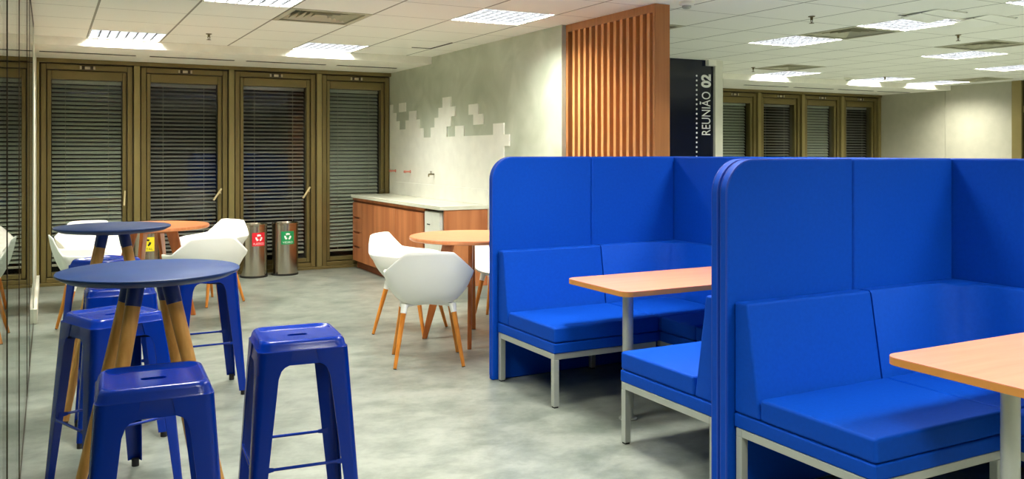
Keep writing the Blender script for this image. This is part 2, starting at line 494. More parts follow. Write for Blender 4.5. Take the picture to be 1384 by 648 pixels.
def blind(x0, x1, z0, z1, tilt, m, label, group, drop=.045):
    t = thing('venetian_blind', label, 'blind', ((x0+x1)/2, YW+.075, z0), 0, group)
    hw = (x1-x0)/2-.006
    zt, zl = z1-z0-.02, drop+.02
    bm = B(); box(bm, -hw, hw, -.025, .025, zt-.02, zt+.018); link('headrail', bm, m, t, bevel=.003)
    bm = B()
    sp = .0465; k = 0
    z = zt-.05
    ca, sa = math.cos(tilt), math.sin(tilt)
    while z > zl+.02:
        j = random.uniform(-.05, .05)
        a = tilt+j; c_, s_ = math.cos(a)*.0245, math.sin(a)*.0245
        sag = random.uniform(-.001, .001)
        vs = []
        for xx in (-hw, hw):
            for (yy, zz) in ((-c_, -s_), (0, .0035), (c_, s_)):
                vs.append(bm.verts.new((xx, yy, z+zz+sag)))
        vb = [bm.verts.new(v.co+Vector((0, 0, -.0012))) for v in vs]
        for a_, b_, c2, d2 in ((0, 1, 4, 3), (1, 2, 5, 4)):
            bm.faces.new((vs[a_], vs[b_], vs[c2], vs[d2])); bm.faces.new((vb[d2], vb[c2], vb[b_], vb[a_]))
        bm.faces.new((vs[0], vs[3], vb[3], vb[0])); bm.faces.new((vs[2], vb[2], vb[5], vs[5]))
        z -= sp
    link('slats', bm, m, t)
    bm = B(); box(bm, -hw, hw, -.02, .02, zl-.012, zl+.012); link('bottom_rail', bm, M['rail'], t, bevel=.004)
    for sx in (-.62, .62):
        bm = B(); bar(bm, (sx*hw, -.03, zl), (sx*hw, -.03, zt), .0022, n=6); link('ladder_cord', bm, M['cord'], t)
    return t

G1 = 'venetian blinds in the kitchenette windows'
G2 = 'venetian blinds in the far office windows'
WL = [(-1.14, -.119), (-.119, .903), (.903, 1.956), (1.956, 3.029), (3.029, 4.012)]
labs = ['grey venetian blind behind the glass partition at the far left', 'grey venetian blind in the window nearest the white post and glass partition',
        'dark grey venetian blind in the window behind the orange round table, second from the left', 'dark venetian blind in the window behind the steel recycling bins',
        'pale grey-green venetian blind in the window at the end of the kitchen counter']
hs = ['wand', 'wand', 'lever', 'lever', 'knob']
tl = [.62, .70, .48, .45, .80]
for i, (a, b_) in enumerate(WL):
    r = window(i+1, a, b_, hs[i])
    blind(*r, tl[i], M['slat'] if i in (0, 1, 4) else M['slat_warm'], labs[i], G1)
for i, x in enumerate((-.119, .903, 1.956, 3.029)): mullion(9+i, x)
WR = [(7.34, 8.37), (8.37, 9.41), (9.41, 10.445), (10.445, 11.447), (11.447, 12.404), (12.404, 13.361)]
labs = [None, None, 'pale teal-grey venetian blind in the far office window beside the meeting room sign',
        'dark venetian blind in the second far office window from the meeting room sign', 'light green-grey venetian blind in the third far office window from the meeting room sign',
        'dark venetian blind in the far office window next to the cream wall']
tl = [0, 0, .78, .35, .8, .3]
for i, (a, b_) in enumerate(WR):
    r = window(i+6, a, b_, 'none')
    if labs[i]:
        blind(*r, tl[i], M['slat'] if i in (2, 4) else M['slat_warm'], labs[i], G2)
for i, x in enumerate((8.37, 9.41, 10.445, 11.447, 12.404, 13.361)): mullion(13+i, x)

# air slots in the soffit in front of the windows
slot_n = [('narrow dark air slot in the soffit above the leftmost kitchenette window', -.08, .834), ('narrow dark air slot in the soffit above the second kitchenette window from the left', .972, 1.859),
          ('narrow dark air slot in the soffit above the window behind the recycling bins', 1.992, 2.91), ('narrow dark air slot in the soffit above the window by the kitchen counter', 3.046, 3.80),
          ('narrow air slot in the office soffit above the window beside the meeting room sign', 9.47, 10.37), ('narrow air slot in the office soffit above the second window from the sign', 10.52, 11.38),
          ('narrow air slot in the office soffit above the third window from the sign', 11.52, 12.34), ('narrow air slot in the office soffit next to the cream wall', 12.47, 13.25)]
for lab, a, b_ in slot_n:
    bm = B()
    w = .028
    prism(bm, rounded(a, b_, 10.19-w, 10.19+w, .006, 2), ZS-.004, ZS+.012)
    o = link('air_slot', bm, M['vent_dark']); tag(o, lab, 'air vent', 'linear air slots in the soffits')

# dark L-shaped strip standing for a ceiling air slot near the cement wall
bm = B(); box(bm, 3.42, 3.64, 8.70, 8.715, ZC-.006, ZC-.0005); box(bm, 3.63, 3.645, 8.15, 8.70, ZC-.006, ZC-.0005)
struct('trim_20', bm, M['vent_dark'])

# ------------------------------------------------------------------ glass partition on the left
bm = B(); box(bm, XG-.014, XG+.002, -2.6, 8.62, ZC-.04, ZC-.001); box(bm, XG-.014, XG+.002, -2.6, 8.62, 0, .012)
gp = struct('window_12', bm, M['bronze_dark'])
ed = [-2.6, -.9, .5, 1.7, 3.12, 4.40, 6.00, 6.84, 8.60]
for a, b_ in zip(ed[:-1], ed[1:]):
    bm = B(); box(bm, XG-.010, XG, a+.004, b_-.004, .012, ZC-.04); link('glass_pane', bm, M['part_glass'], gp)
for y in ed[1:-1]:
    bm = B(); box(bm, XG-.012, XG+.002, y-.004, y+.004, .012, ZC-.04); link('joint', bm, M['bronze_dark'], gp)
bm = B(); box(bm, XG-.03, XG+.005, 8.60, 8.64, 0, ZC-.001); link('end_post', bm, M['white_paint'], gp)

# ------------------------------------------------------------------ luminaires
def make_light(label):
    t = thing('ceiling_light', label, 'ceiling light', (0, 0, ZC), 0, 'square louvred ceiling lights')
    w, d_ = CW/2-.004, CD/2-.004
    bm = B(); th = .012; h = .10
    box(bm, -w, -w+th, -d_, d_, 0, h); box(bm, w-th, w, -d_, d_, 0, h)
    box(bm, -w+th, w-th, -d_, -d_+th, 0, h); box(bm, -w+th, w-th, d_-th, d_, 0, h)
    box(bm, -w, w, -d_, d_, h, h+.01)
    link('housing', bm, M['housing'], t)
    bm = B(); wi, di = w-.03, d_-.03
    v = [bm.verts.new(p) for p in ((-wi, -di, .052), (wi, -di, .052), (wi, di, .052), (-wi, di, .052))]
    bm.faces.new(v[::-1])
    me = bpy.data.meshes.new('lamp'); bm.to_mesh(me); bm.free()
    o = bpy.data.objects.new('lamp', me); COL.objects.link(o); o.parent = t; me.materials.append(M['lamp'])
    bm = B(); wi, di = w-th, d_-th
    for k in range(1, 7):
        y = -di+2*di*k/7; box(bm, -wi, wi, y-.004, y+.004, .001, .036)
    for k in range(1, 8):
        x = -wi+2*wi*k/8; box(bm, x-.005, x+.005, -di, di, .001, .036)
    link('louver', bm, M['louver'], t)
    return t
lab = {(0, 0): 'square louvred ceiling light above the leftmost kitchenette window', (3, 0): 'square louvred ceiling light by the soffit above the recycling bins',
       (1, 4): 'square louvred ceiling light cut off by the top edge, left of the air vent', (4, 4): 'square louvred ceiling light next to the wooden slat screen',
       (9, 4): 'square louvred office ceiling light left of the square vent between two lights', (9, 6): 'square louvred office ceiling light right of the square vent between two lights',
       (13, 4): 'square louvred office ceiling light alone in mid ceiling towards the cream wall', (13, 0): 'square louvred ceiling light at the soffit above the office window nearest the meeting room sign',
       (16, 0): 'square louvred ceiling light at the office soffit, middle of three', (18, 0): 'square louvred ceiling light at the office soffit nearest the cream wall',
       (9, 8): 'square louvred ceiling light cut off by the right edge at the top right corner', (16, 3): 'square louvred office ceiling light at the right edge above the cream wall'}
L0 = None
for (ix, iy) in LIGHTS:
    x, y = cell(ix, iy)
    lb = lab.get((ix, iy), 'square louvred ceiling light outside the picture')
    if L0 is None:
        L0 = make_light(lb); o = L0
    else:
        o = dup(L0, (0, 0, 0), 0, lb)
    o.location = (x+CW/2, y+CD/2, ZC)

def make_vent(label):
    t = thing('ceiling_vent', label, 'air vent', (0, 0, ZC), 0, 'square air vents in the ceiling')
    w, d_ = CW/2-.004, CD/2-.004
    bm = B(); box(bm, -w, w, -d_, d_, .09, .10); link('back_plate', bm, M['vent_dark'], t)
    bm = B()
    for (a, b_) in ((w, .045),):
        box(bm, -w, -w+b_, -d_, d_, -.004, .012); box(bm, w-b_, w, -d_, d_, -.004, .012)
        box(bm, -w+b_, w-b_, -d_, -d_+b_, -.004, .012); box(bm, -w+b_, w-b_, d_-b_, d_, -.004, .012)
    link('frame', bm, M['vent'], t)
    # nested sloping vanes of a four-way diffuser
    bm = B()
    for k in range(5):
        a = w-.055-k*.05; c = a-.035
        for s in range(4):
            R = Matrix.Rotation(s*PI/2, 3, 'Z')
            pts = [(-a, -a, .004), (a, -a, .004), (c, -c, .05), (-c, -c, .05)]
            q = [(p[0], p[1], p[2]+.003) for p in pts]
            v1 = [bm.verts.new(R @ Vector(p)) for p in pts]; v2 = [bm.verts.new(R @ Vector(p)) for p in q]
            bm.faces.new(v1); bm.faces.new(v2[::-1])
            for i in range(4):
                j = (i+1) % 4; bm.faces.new((v1[j], v1[i], v2[i], v2[j]))
    link('vanes', bm, M['vent'], t)
    return t
vl = {(2, 3): 'square beige air vent in the ceiling in front of the kitchenette windows', (9, 5): 'square air vent between two lights on the office ceiling',
      (12, 1): 'square air vent on the office ceiling near the window by the meeting room sign', (18, 1): 'square air vent on the office ceiling near the cream wall',
      (12, 5): 'square air vent at the right edge of the office ceiling', (6, 4): 'square air vent partly hidden behind the wooden slat screen'}
V0 = None
for c in VENTS:
    x, y = cell(*c)
    if V0 is None: V0 = make_vent(vl[c]); o = V0
    else: o = dup(V0, (0, 0, 0), 0, vl[c])
    o.location = (x+CW/2, y+CD/2, ZC)

# sprinklers
def make_sprinkler(label):
    t = thing('fire_sprinkler', label, 'sprinkler', (0, 0, ZC), 0, 'fire sprinklers on the ceiling')
    bm = B(); lathe(bm, [(.024, .012), (.028, 0), (.026, -.006), (.012, -.009), (.010, -.032)], 16, closed=True); link('escutcheon', bm, M['brass'], t, smooth=True)
    bm = B(); bar(bm, (.011, 0, -.03), (.005, 0, -.055), .003, n=6); bar(bm, (-.011, 0, -.03), (-.005, 0, -.055), .003, n=6); lathe(bm, [(.005, -.054), (.02, -.056), (.02, -.059)], 12, closed=True)
    link('deflector', bm, M['brass'], t)
    return t
S0 = None
for x, y, lb in ((1.34, 8.62, 'small fire sprinkler on the ceiling between the two soffit lights'), (5.547, 5.186, 'fire sprinkler on the office ceiling right of the slat screen'),
                 (7.651, 5.347, 'fire sprinkler on the office ceiling at the upper right below the hanging tiles'), (10.967, 8.845, 'small fire sprinkler near the office soffit, between the bright patches'),
                 (8.196, 8.659, 'small fire sprinkler on the ceiling just right of the meeting room sign')):
    if S0 is None: S0 = make_sprinkler(lb); o = S0
    else: o = dup(S0, (0, 0, 0), 0, lb)
    o.location = (x, y, ZC)
# smoke detectors
D0 = None
for x, y, lb in ((4.19, 5.12, 'white smoke detector at the top edge of the picture right of the slat screen'), (10.6, 9.2, 'tiny smoke detector on the ceiling above the second office window')):
    if D0 is None:
        D0 = thing('smoke_detector', lb, 'smoke detector', (0, 0, ZC), 0, 'smoke detectors')
        bm = B(); lathe(bm, [(.06, 0), (.06, -.018), (.045, -.03)], 24, closed=True); link('base', bm, M['white_paint'], D0, smooth=True)
        bm = B(); lathe(bm, [(.035, -.03), (.035, -.045), (.022, -.052)], 24, closed=True); link('sensor_dome', bm, M['silver'], D0, smooth=True)
        o = D0
    else: o = dup(D0, (0, 0, 0), 0, lb)
    o.location = (x, y, ZC)
# two square access flaps hanging slightly open
for x, y, lb, s in ((6.30, 4.62, 'small square ceiling flap hanging slightly open left of the other flap', .34), (6.92, 4.60, 'small square ceiling flap hanging slightly open right of the other flap', .34)):
    t = thing('ceiling_flap', lb, 'ceiling panel', (x, y, ZC), 0, 'open ceiling flaps')
    bm = B(); h = s/2
    vs = [bm.verts.new(p) for p in ((-h, -h, -.002), (h, -h, -.016), (h, h, -.045), (-h, h, -.03))]
    vt = [bm.verts.new(v.co+Vector((0, 0, .012))) for v in vs]
    for v in vt: v.co.z = min(v.co.z, -.001)
    bm.faces.new(vs[::-1]); bm.faces.new(vt)
    for i in range(4): bm.faces.new((vs[i], vs[(i+1) % 4], vt[(i+1) % 4], vt[i]))
    link('panel', bm, M['ceiling'], t)
    bm = B(); box(bm, -h-.012, h+.012, h, h+.02, -.003, -.0005); box(bm, h, h+.02, -h, h, -.003, -.0005); link('gap', bm, M['vent_dark'], t)

# ------------------------------------------------------------------ wooden slat screen
t = thing('slat_screen', 'tall orange wood screen of vertical slats beside the dark meeting room wall', 'room divider', (4.04, 5.28, 0))
LY = 1.275
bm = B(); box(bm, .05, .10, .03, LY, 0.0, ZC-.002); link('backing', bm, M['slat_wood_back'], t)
bm = B(); box(bm, -.02, .12, 0, .03, 0, ZC-.002); link('end_board', bm, M['slat_wood_shaded'], t, bevel=.002)
bm = B(); box(bm, -.02, .05, .03, LY, ZC-.065, ZC-.002); link('top_rail', bm, M['slat_wood_shaded'], t)
bm = B(); box(bm, -.02, .05, LY-.035, LY, 0, ZC-.065); link('side_stile', bm, M['slat_wood_shaded'], t)
n = 13
sl = None
for k in range(n):
    y = .085+(LY-.035-.085)*k/(n)
    if sl is None:
        bm = B(); box(bm, -.02, .05, -.018, .018, 0, ZC-.065); sl = link('slat', bm, M['slat_wood'], t, bevel=.002); o = sl
    else:
        o = sl.copy(); COL.objects.link(o); o.parent = t
    o.location = (0, y, 0)

# ------------------------------------------------------------------ meeting room lettering
def text_mesh(s, size, m, name, parent=None, offset=0.0, depth=.002):
    cu = bpy.data.curves.new(name, 'FONT'); cu.body = s; cu.size = size; cu.extrude = depth; cu.offset = offset
    cu.resolution_u = 4
    to = bpy.data.objects.new(name, cu); COL.objects.link(to)
    dg = bpy.context.evaluated_depsgraph_get(); dg.update()
    me = bpy.data.meshes.new_from_object(to.evaluated_get(dg))
    COL.objects.unlink(to); bpy.data.objects.remove(to)
    o = bpy.data.objects.new(name, me); COL.objects.link(o); me.materials.clear(); me.materials.append(m)
    if parent: o.parent = parent
    return o
sg = thing('wall_lettering', 'white vertical lettering REUNIÃO 02 with a dotted line on the navy wall', 'sign', (7.122, 8.258, 1.69))
def fit(o, length, height):
    xs = [v.co.x for v in o.data.vertices]; ys = [v.co.y for v in o.data.vertices]
    return (length/(max(xs)-min(xs)), height, min(xs), max(xs))
H_ = .135
for s, z0, L, off in (('REUNIÃO', 0, .525, 0.0), ('02', .575, .165, .008)):
    o = text_mesh(s, 1.0, M['white_ink'], 'letters', sg, off/.19*1.0 if off else 0.0, .01)
    xs = [v.co.x for v in o.data.vertices]; x0, x1 = min(xs), max(xs)
    # rotate so the text reads upwards: text x -> +z, text y -> -x
    for v in o.data.vertices:
        tx, ty, tz = v.co
        v.co = (-(ty)*H_/.70, -.0005-(tz+.01)*.12, z0+(tx-x0)*L/(x1-x0))
dot = None
for k in range(24):
    z = .715-k*.0575
    if dot is None:
        bm = B(); bar(bm, (0, -.0005, 0), (0, -.003, 0), .0125, n=10); dot = link('dot', bm, M['white_ink'], sg); o = dot
    else:
        o = dot.copy(); COL.objects.link(o); o.parent = sg
    o.location = (-.212, 0, z)

# ------------------------------------------------------------------ kitchen counter
CF = 3.455
o = None
bm = B(); prism(bm, [(3.43, 7.985), (XK-T-.0005, 7.985), (XK-T-.0005, YW-.14), (3.43, YW-.14)], .90, .94, 'z')
wt = link('worktop', bm, M['worktop'], None, bevel=.004)
tag(wt, 'long white stone worktop on the wooden kitchen cabinets', 'worktop')
bm = B(); box(bm, XK-T-.014, XK-T-.0005, 7.985, 10.7, .9405, 1.10); o = struct('trim_21', bm, M['white_tile'], bevel=.002)
# drawer unit
def cabinet(name, label, y0, y1):
    t = thing(name, label, 'cabinet', (CF, y0, 0), 0, 'reddish wood kitchen cabinets')
    w = y1-y0
    bm = B(); box(bm, .02, XK-T-CF-.001, .001, w-.001, .10, .899); link('body', bm, M['cab_dark'], t)
    bm = B(); box(bm, .06, XK-T-CF-.001, .001, w-.001, 0, .10); link('plinth', bm, M['cab_dark'], t)
    bm = B(); box(bm, .001, .02, .001, w-.001, .868, .899); link('top_rail', bm, M['cab_wood'], t)
    bm = B(); box(bm, .012, .0199, .001, w-.001, .845, .868); link('grip_groove', bm, M['cab_dark'], t)
    return t
t = cabinet('drawer_cabinet', 'reddish wood drawer cabinet with four drawers at the window end of the counter', 10.46, YW-.141)
w = YW-.141-10.46
zs = [.10, .29, .475, .66, .845]
for i in range(4):
    bm = B()
    top = zs[i+1]-.003
    if i < 3:
        prism(bm, [(.002, zs[i]+.002), (w-.002, zs[i]+.002), (w-.002, top), (w-.03, top), (w-.03, top-.024), (.13, top-.024), (.13, top), (.002, top)], 0, .019, 'x')
    else:
        box(bm, 0, .019, .002, w-.002, zs[i]+.002, top)
    dr = link('drawer', bm, M['cab_wood'], t)
    if i < 3:
        bm = B(); box(bm, .012, .0188, .13, w-.03, top-.024, top); link('grip_slot', bm, M['cab_dark'], dr)
t = cabinet('kitchen_cabinet', 'reddish wood cabinet with a narrow and a wide door next to the drawers', 9.30, 10.459)
for a, b_ in ((.004, .72), (.727, 1.155)):
    bm = B(); box(bm, 0, .0195, a, b_, .10, .842); link('door', bm, M['cab_wood'], t, bevel=.0015)
t = cabinet('kitchen_cabinet', 'reddish wood cabinet with one wide door beside the small white refrigerator', 8.46, 9.299)
bm = B(); box(bm, 0, .0195, .02, .836, .10, .842); link('door', bm, M['cab_wood'], t, bevel=.0015)
# refrigerator
t = thing('small_refrigerator', 'small white refrigerator under the worktop beside the end panel', 'refrigerator', (CF+.01, 8.03, 0))
bm = B(); box(bm, .03, XK-T-CF-.02, .01, .40, .04, .87); link('body', bm, M['fridge'], t, bevel=.005)
bm = B(); box(bm, -.015, .028, .01, .40, .06, .872); dr = link('door', bm, M['fridge'], t, bevel=.008)
bm = B(); box(bm, -.017, -.0152, .25, .33, .735, .745); link('badge', bm, M['vent_dark'], dr)
for y in (.04, .37):
    bm = B(); lathe(bm, [(.015, 0), (.015, .04)], 10, cx=.08, cy=y, closed=True); link('foot', bm, M['rubber'], t)
# wooden end panel of the counter
t = thing('counter_end_panel', 'reddish wood end panel closing the counter beside the refrigerator', 'cabinet panel', (CF, 7.995, 0))
bm = B(); box(bm, .03, XK-T-CF-.001, 0, .025, .12, .899); link('panel', bm, M['cab_wood'], t, bevel=.002)
bm = B(); box(bm, .03, XK-T-CF-.001, .008, .03, .0, .119); link('plinth', bm, M['silver'], t)
# capped water outlets and a small tap on the tiled wall
for y, lb in ((10.67, 'pink capped water outlet on the tiled wall nearest the window'), (10.15, 'pink capped water outlet on the tiled wall, second from the window')):
    t = thing('water_outlet', lb, 'pipe outlet', (XK-T-.0005, y, 1.24), 0, 'capped water outlets on the tiled wall')
    bm = B(); bar(bm, (-.004, 0, 0), (0, 0, 0), .02, n=14); link('wall_ring', bm, M['copper'], t)
    bm = B(); bar(bm, (-.075, 0, 0), (-.004, 0, 0), .011, n=12); bar(bm, (-.085, 0, 0), (-.06, 0, 0), .015, n=12); link('pipe_cap', bm, M['copper'], t, smooth=True)
t = thing('wall_tap', 'small brass tap on the tiled wall above the worktop', 'tap', (XK-T-.0005, 9.40, 1.225))
bm = B(); bar(bm, (-.07, 0, 0), (0, 0, 0), .008, n=12); bar(bm, (-.068, 0, 0), (-.068, 0, -.03), .007, n=12); link('spout', bm, M['brass'], t, smooth=True)
bm = B(); bar(bm, (-.04, 0, 0), (-.04, 0, .03), .005, n=8); bar(bm, (-.04, -.02, .03), (-.04, .02, .03), .005, n=8); link('handle', bm, M['brass'], t)

# ------------------------------------------------------------------ recycling bins
def make_bin(label, loc, col, word, ink, face, R_=.155, Hh=.635):
    t = thing('recycling_bin', label, 'bin', loc, face, 'steel recycling bins by the window')
    bm = B(); lathe(bm, [(R_, .02), (R_, Hh-.03)], 56, closed=True); link('body', bm, M['steel'], t, smooth=True)
    bm = B(); lathe(bm, [(R_+.004, 0), (R_+.004, .022), (R_-.002, .026)], 56, closed=True); link('base_ring', bm, M['steel_dark'], t, smooth=True)
    bm = B(); lathe(bm, [(R_-.02, Hh-.035), (R_+.003, Hh-.028), (R_+.004, Hh-.008), (R_-.004, Hh), (R_-.035, Hh-.002), (R_-.045, Hh-.03)], 56); link('rim', bm, M['steel'], t, smooth=True)
    bm = B(); lathe(bm, [(R_-.046, Hh-.03), (R_-.05, Hh-.032)], 40, closed=True); link('opening', bm, M['steel_dark'], t)
    # label: faces local -Y
    def wrap(x, z, r): a = x/R_; return (r*math.sin(a), -r*math.cos(a), z)
    s = .078; zc = .455
    bm = B()
    out = rounded(-s, s, -s, s, .01, 3)
    N = 10
    for r in (R_+.0012,):
        for i in range(N):
            xa = -s+2*s*i/N; xb = -s+2*s*(i+1)/N
            v = [bm.verts.new(wrap(x, z, rr)) for rr in (r, r+.0012) for x, z in ((xa, zc-s), (xb, zc-s), (xb, zc+s), (xa, zc+s))]
            bm.faces.new(v[4:]); bm.faces.new(v[:4][::-1])
            bm.faces.new((v[0], v[1], v[5], v[4])); bm.faces.new((v[3], v[7], v[6], v[2]))
    lb_ = link('label_plate', bm, M[col], t)
    bm = B()   # three bent arrows chasing each other
    def poly(pts):
        vv = [bm.verts.new(wrap(x, z, R_+.0034)) for x, z in pts]
        bm.faces.new(vv)
    for k in range(3):
        a0 = PI/2+k*2*PI/3
        ri, ro, c_z = .021, .041, zc+.018
        a1, a2 = a0-.78, a0+.42
        for i in range(5):
            u, v_ = a1+(a2-a1)*i/5, a1+(a2-a1)*(i+1)/5
            poly([(ri*math.cos(u), c_z+ri*math.sin(u)), (ro*math.cos(u), c_z+ro*math.sin(u)), (ro*math.cos(v_), c_z+ro*math.sin(v_)), (ri*math.cos(v_), c_z+ri*math.sin(v_))])
        e = a2+.42
        poly([(.013*math.cos(a2), c_z+.013*math.sin(a2)), (.049*math.cos(a2), c_z+.049*math.sin(a2)), (.030*math.cos(e), c_z+.030*math.sin(e))])
    bmesh.ops.recalc_face_normals(bm, faces=bm.faces[:])
    link('recycling_symbol', bm, M[ink], lb_)
    o = text_mesh(word, 1.0, M[ink], 'label_text', lb_, 0, .0)
    xs = [v.co.x for v in o.data.vertices]; x0, x1 = min(xs), max(xs)
    L = min(.125, .024*len(word))
    for v in o.data.vertices:
        tx, ty, tz = v.co
        v.co = Vector(wrap((tx-(x0+x1)/2)*L/(x1-x0), zc-.064+ty*.024/.7, R_+.0036))
    return t
def face_cam(x, y, extra=0.0): return math.atan2(x, -y)*1.0 - 0 if False else math.atan2(-x, y)+extra
make_bin('round steel recycling bin with a red label', (2.16, 10.607, 0), 'red', 'PLÁSTICO', 'white_ink', face_cam(2.16, 10.607, .38))
make_bin('round steel recycling bin with a green label', (2.534, 10.635, 0), 'green', 'VIDRO', 'white_ink', face_cam(2.534, 10.635, .22))
make_bin('round steel recycling bin with a yellow label behind the orange round table', (.985, 10.62, 0), 'yellow', 'METAL', 'black_ink', face_cam(.985, 10.62, 0.0))

# ------------------------------------------------------------------ bar stools
def sq_ring(half, r, n=5, hy=None):
    hy = half if hy is None else hy
    return rounded(-half, half, -hy, hy, r, n)
def make_stool(label):
    t = thing('bar_stool', label, 'stool', (0, 0, 0), 0, 'blue metal bar stools')
    bm = B()
    spec = [(.168, .042, .690), (.164, .041, .738), (.166, .041, .742), (.162, .041, .748), (.158, .043, .765), (.153, .045, .775), (.146, .043, .780), (.139, .041, .779), (.130, .039, .771), (.095, .03, .770)]
    rings = []
    for h, r, z in spec:
        rings.append([bm.verts.new((x, y, z)) for x, y in sq_ring(h, r)])
    slot = sq_ring(.038, .0165, 5, hy=.017)
    rings.append([bm.verts.new((x, y, .769)) for x, y in slot])
    rings.append([bm.verts.new((x, y, .748)) for x, y in slot])
    for a, b_ in zip(rings[:-1], rings[1:]):
        n_ = len(a)
        for i in range(n_):
            j = (i+1) % n_
            bm.faces.new((a[i], a[j], b_[j], b_[i]))
    link('seat', bm, M['blue_metal'], t, smooth=True, angle=50)
    zt, zb = .742, .028
    ht, hb = .167, .213
    for sx in (-1, 1):
        for sy in (-1, 1):
            bm = B(); prev = None
            for f, ex in ((0, .04), (.072, .034), (.082, .018), (.10, .007), (.14, 0), (.35, 0), (.6, 0), (.8, 0), (.95, 0), (1, 0)):
                z = zt+(zb-zt)*f
                h = ht+(hb-ht)*f
                w = .084-.038*f+ex
                r, th = .032-.012*f, .004
                pts = [(h-w, h), (h-r, h)]
                for q in range(1, 5):
                    a = PI/2-q*PI/2/5; pts.append((h-r+r*math.cos(a), h-r+r*math.sin(a)))
                pts += [(h, h-r), (h, h-w)]
                inner = [(h-th, h-w)]
                ri = r-th
                inner.append((h-th, h-r))
                for q in range(1, 5):
                    a = q*PI/2/5; inner.append((h-r+ri*math.cos(a), h-r+ri*math.sin(a)))
                inner += [(h-r, h-th), (h-w, h-th)]
                ring = [bm.verts.new((sx*x, sy*y, z)) for x, y in pts+inner]
                if prev:
                    n_ = len(ring)
                    for i in range(n_):
                        j = (i+1) % n_; bm.faces.new((prev[i], prev[j], ring[j], ring[i]))
                else:
                    bm.faces.new(ring)
                prev = ring
            bm.faces.new(prev[::-1])
            lg = link('leg', bm, M['blue_metal'], t, smooth=True, angle=50)
            bm = B(); c = hb-.018
            bar(bm, (sx*c, sy*c, 0), (sx*c, sy*c, .035), .0165, n=14); link('foot', bm, M['rubber'], lg)
    # crossed braces under the seat
    for s in (-1, 1):
        bm = B(); h = .160
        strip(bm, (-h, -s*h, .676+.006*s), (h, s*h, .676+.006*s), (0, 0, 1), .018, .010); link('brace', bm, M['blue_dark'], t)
    # footrest rods
    f = (zt-.32)/(zt-zb); h = ht+(hb-ht)*f-.004
    for s, ax in ((1, 0), (-1, 0), (1, 1), (-1, 1)):
        bm = B()
        e = h-.045
        pts = [(-h+.035, s*h), (-e+.03, s*h), (e-.03, s*h), (h-.035, s*h)]
        P3 = [Vector((x, y, .32)) if ax == 0 else Vector((y, x, .32)) for x, y in pts]
        strip(bm, P3[0], P3[1], (0, 0, 1), .004, .026, .008, .012); bar(bm, P3[1], P3[2], .006, n=8); strip(bm, P3[2], P3[3], (0, 0, 1), .008, .012, .004, .026)
        link('footrest_rod', bm, M['blue_metal'], t)
    return t
def face(deg): return math.radians(deg)
st = make_stool('glossy blue metal bar stool standing alone in the open floor by the booths')
st.location = (.858, 3.40, 0); st.rotation_euler.z = face(-5)
dup(st, (.293, 2.955, 0), face(-3), 'glossy blue metal bar stool nearest the camera, in front of the near blue table')
dup(st, (.256, 4.217, 0), face(22), 'blue metal bar stool behind the near blue table legs, closest to the glass wall')
dup(st, (.86, 5.68, 0), face(0), 'blue metal bar stool standing just right of and behind the near blue table')
dup(st, (.337, 5.06, 0), face(0), 'blue metal bar stool under the far blue table, mostly hidden by the near tabletop')
dup(st, (.34, 6.36, 0), face(38), 'blue metal bar stool beyond the far blue table, its seat just above the near tabletop')

# ------------------------------------------------------------------ tall round bar tables
def make_bar_table(label):
    t = thing('bar_table', label, 'table', (0, 0, 0), 0, 'tall round blue bar tables')
    R_ = .315; Z = 1.05
    bm = B(); lathe(bm, [(R_-.035, Z-.028), (R_-.004, Z-.012), (R_, Z-.007), (R_-.001, Z-.002), (R_-.005, Z)], 80, closed=True)
    link('tabletop', bm, M['blue_top'], t, smooth=True, angle=30)
    bm = B(); lathe(bm, [(.13, Z-.045), (.15, Z-.03), (.15, Z-.028)], 40, closed=True); link('mounting_plate', bm, M['blue_paint'], t)
    for k in range(4):
        a = k*PI/2
        def P(z):
            f = (Z-.03-z)/(Z-.03); r = .075+(.36-.075)*f
            return Vector((r*math.cos(a), r*math.sin(a), z))
        rad = lambda z: .0275-.010*((Z-.03-z)/(Z-.03))
        bm = B(); bar(bm, P(.012), P(.93), rad(.012), rad(.93), 20); lg = link('leg', bm, M['ash'], t, smooth=True, angle=50)
        bm = B(); bar(bm, P(.93), P(Z-.03), rad(.93)+.001, rad(Z-.03)+.002, 20); link('painted_leg_top', bm, M['blue_paint'], lg, smooth=True, angle=50)
        bm = B(); bar(bm, P(0), P(.012), .013, .013, 12); link('foot_pad', bm, M['rubber'], lg)
    return t
bt = make_bar_table('near round blue bar table with honey wood legs, larger in the picture')
bt.location = (.331, 3.459, 0); bt.rotation_euler.z = face(-40)
dup(bt, (.336, 5.60, 0), face(-45), 'far round blue bar table overlapping the orange round table')

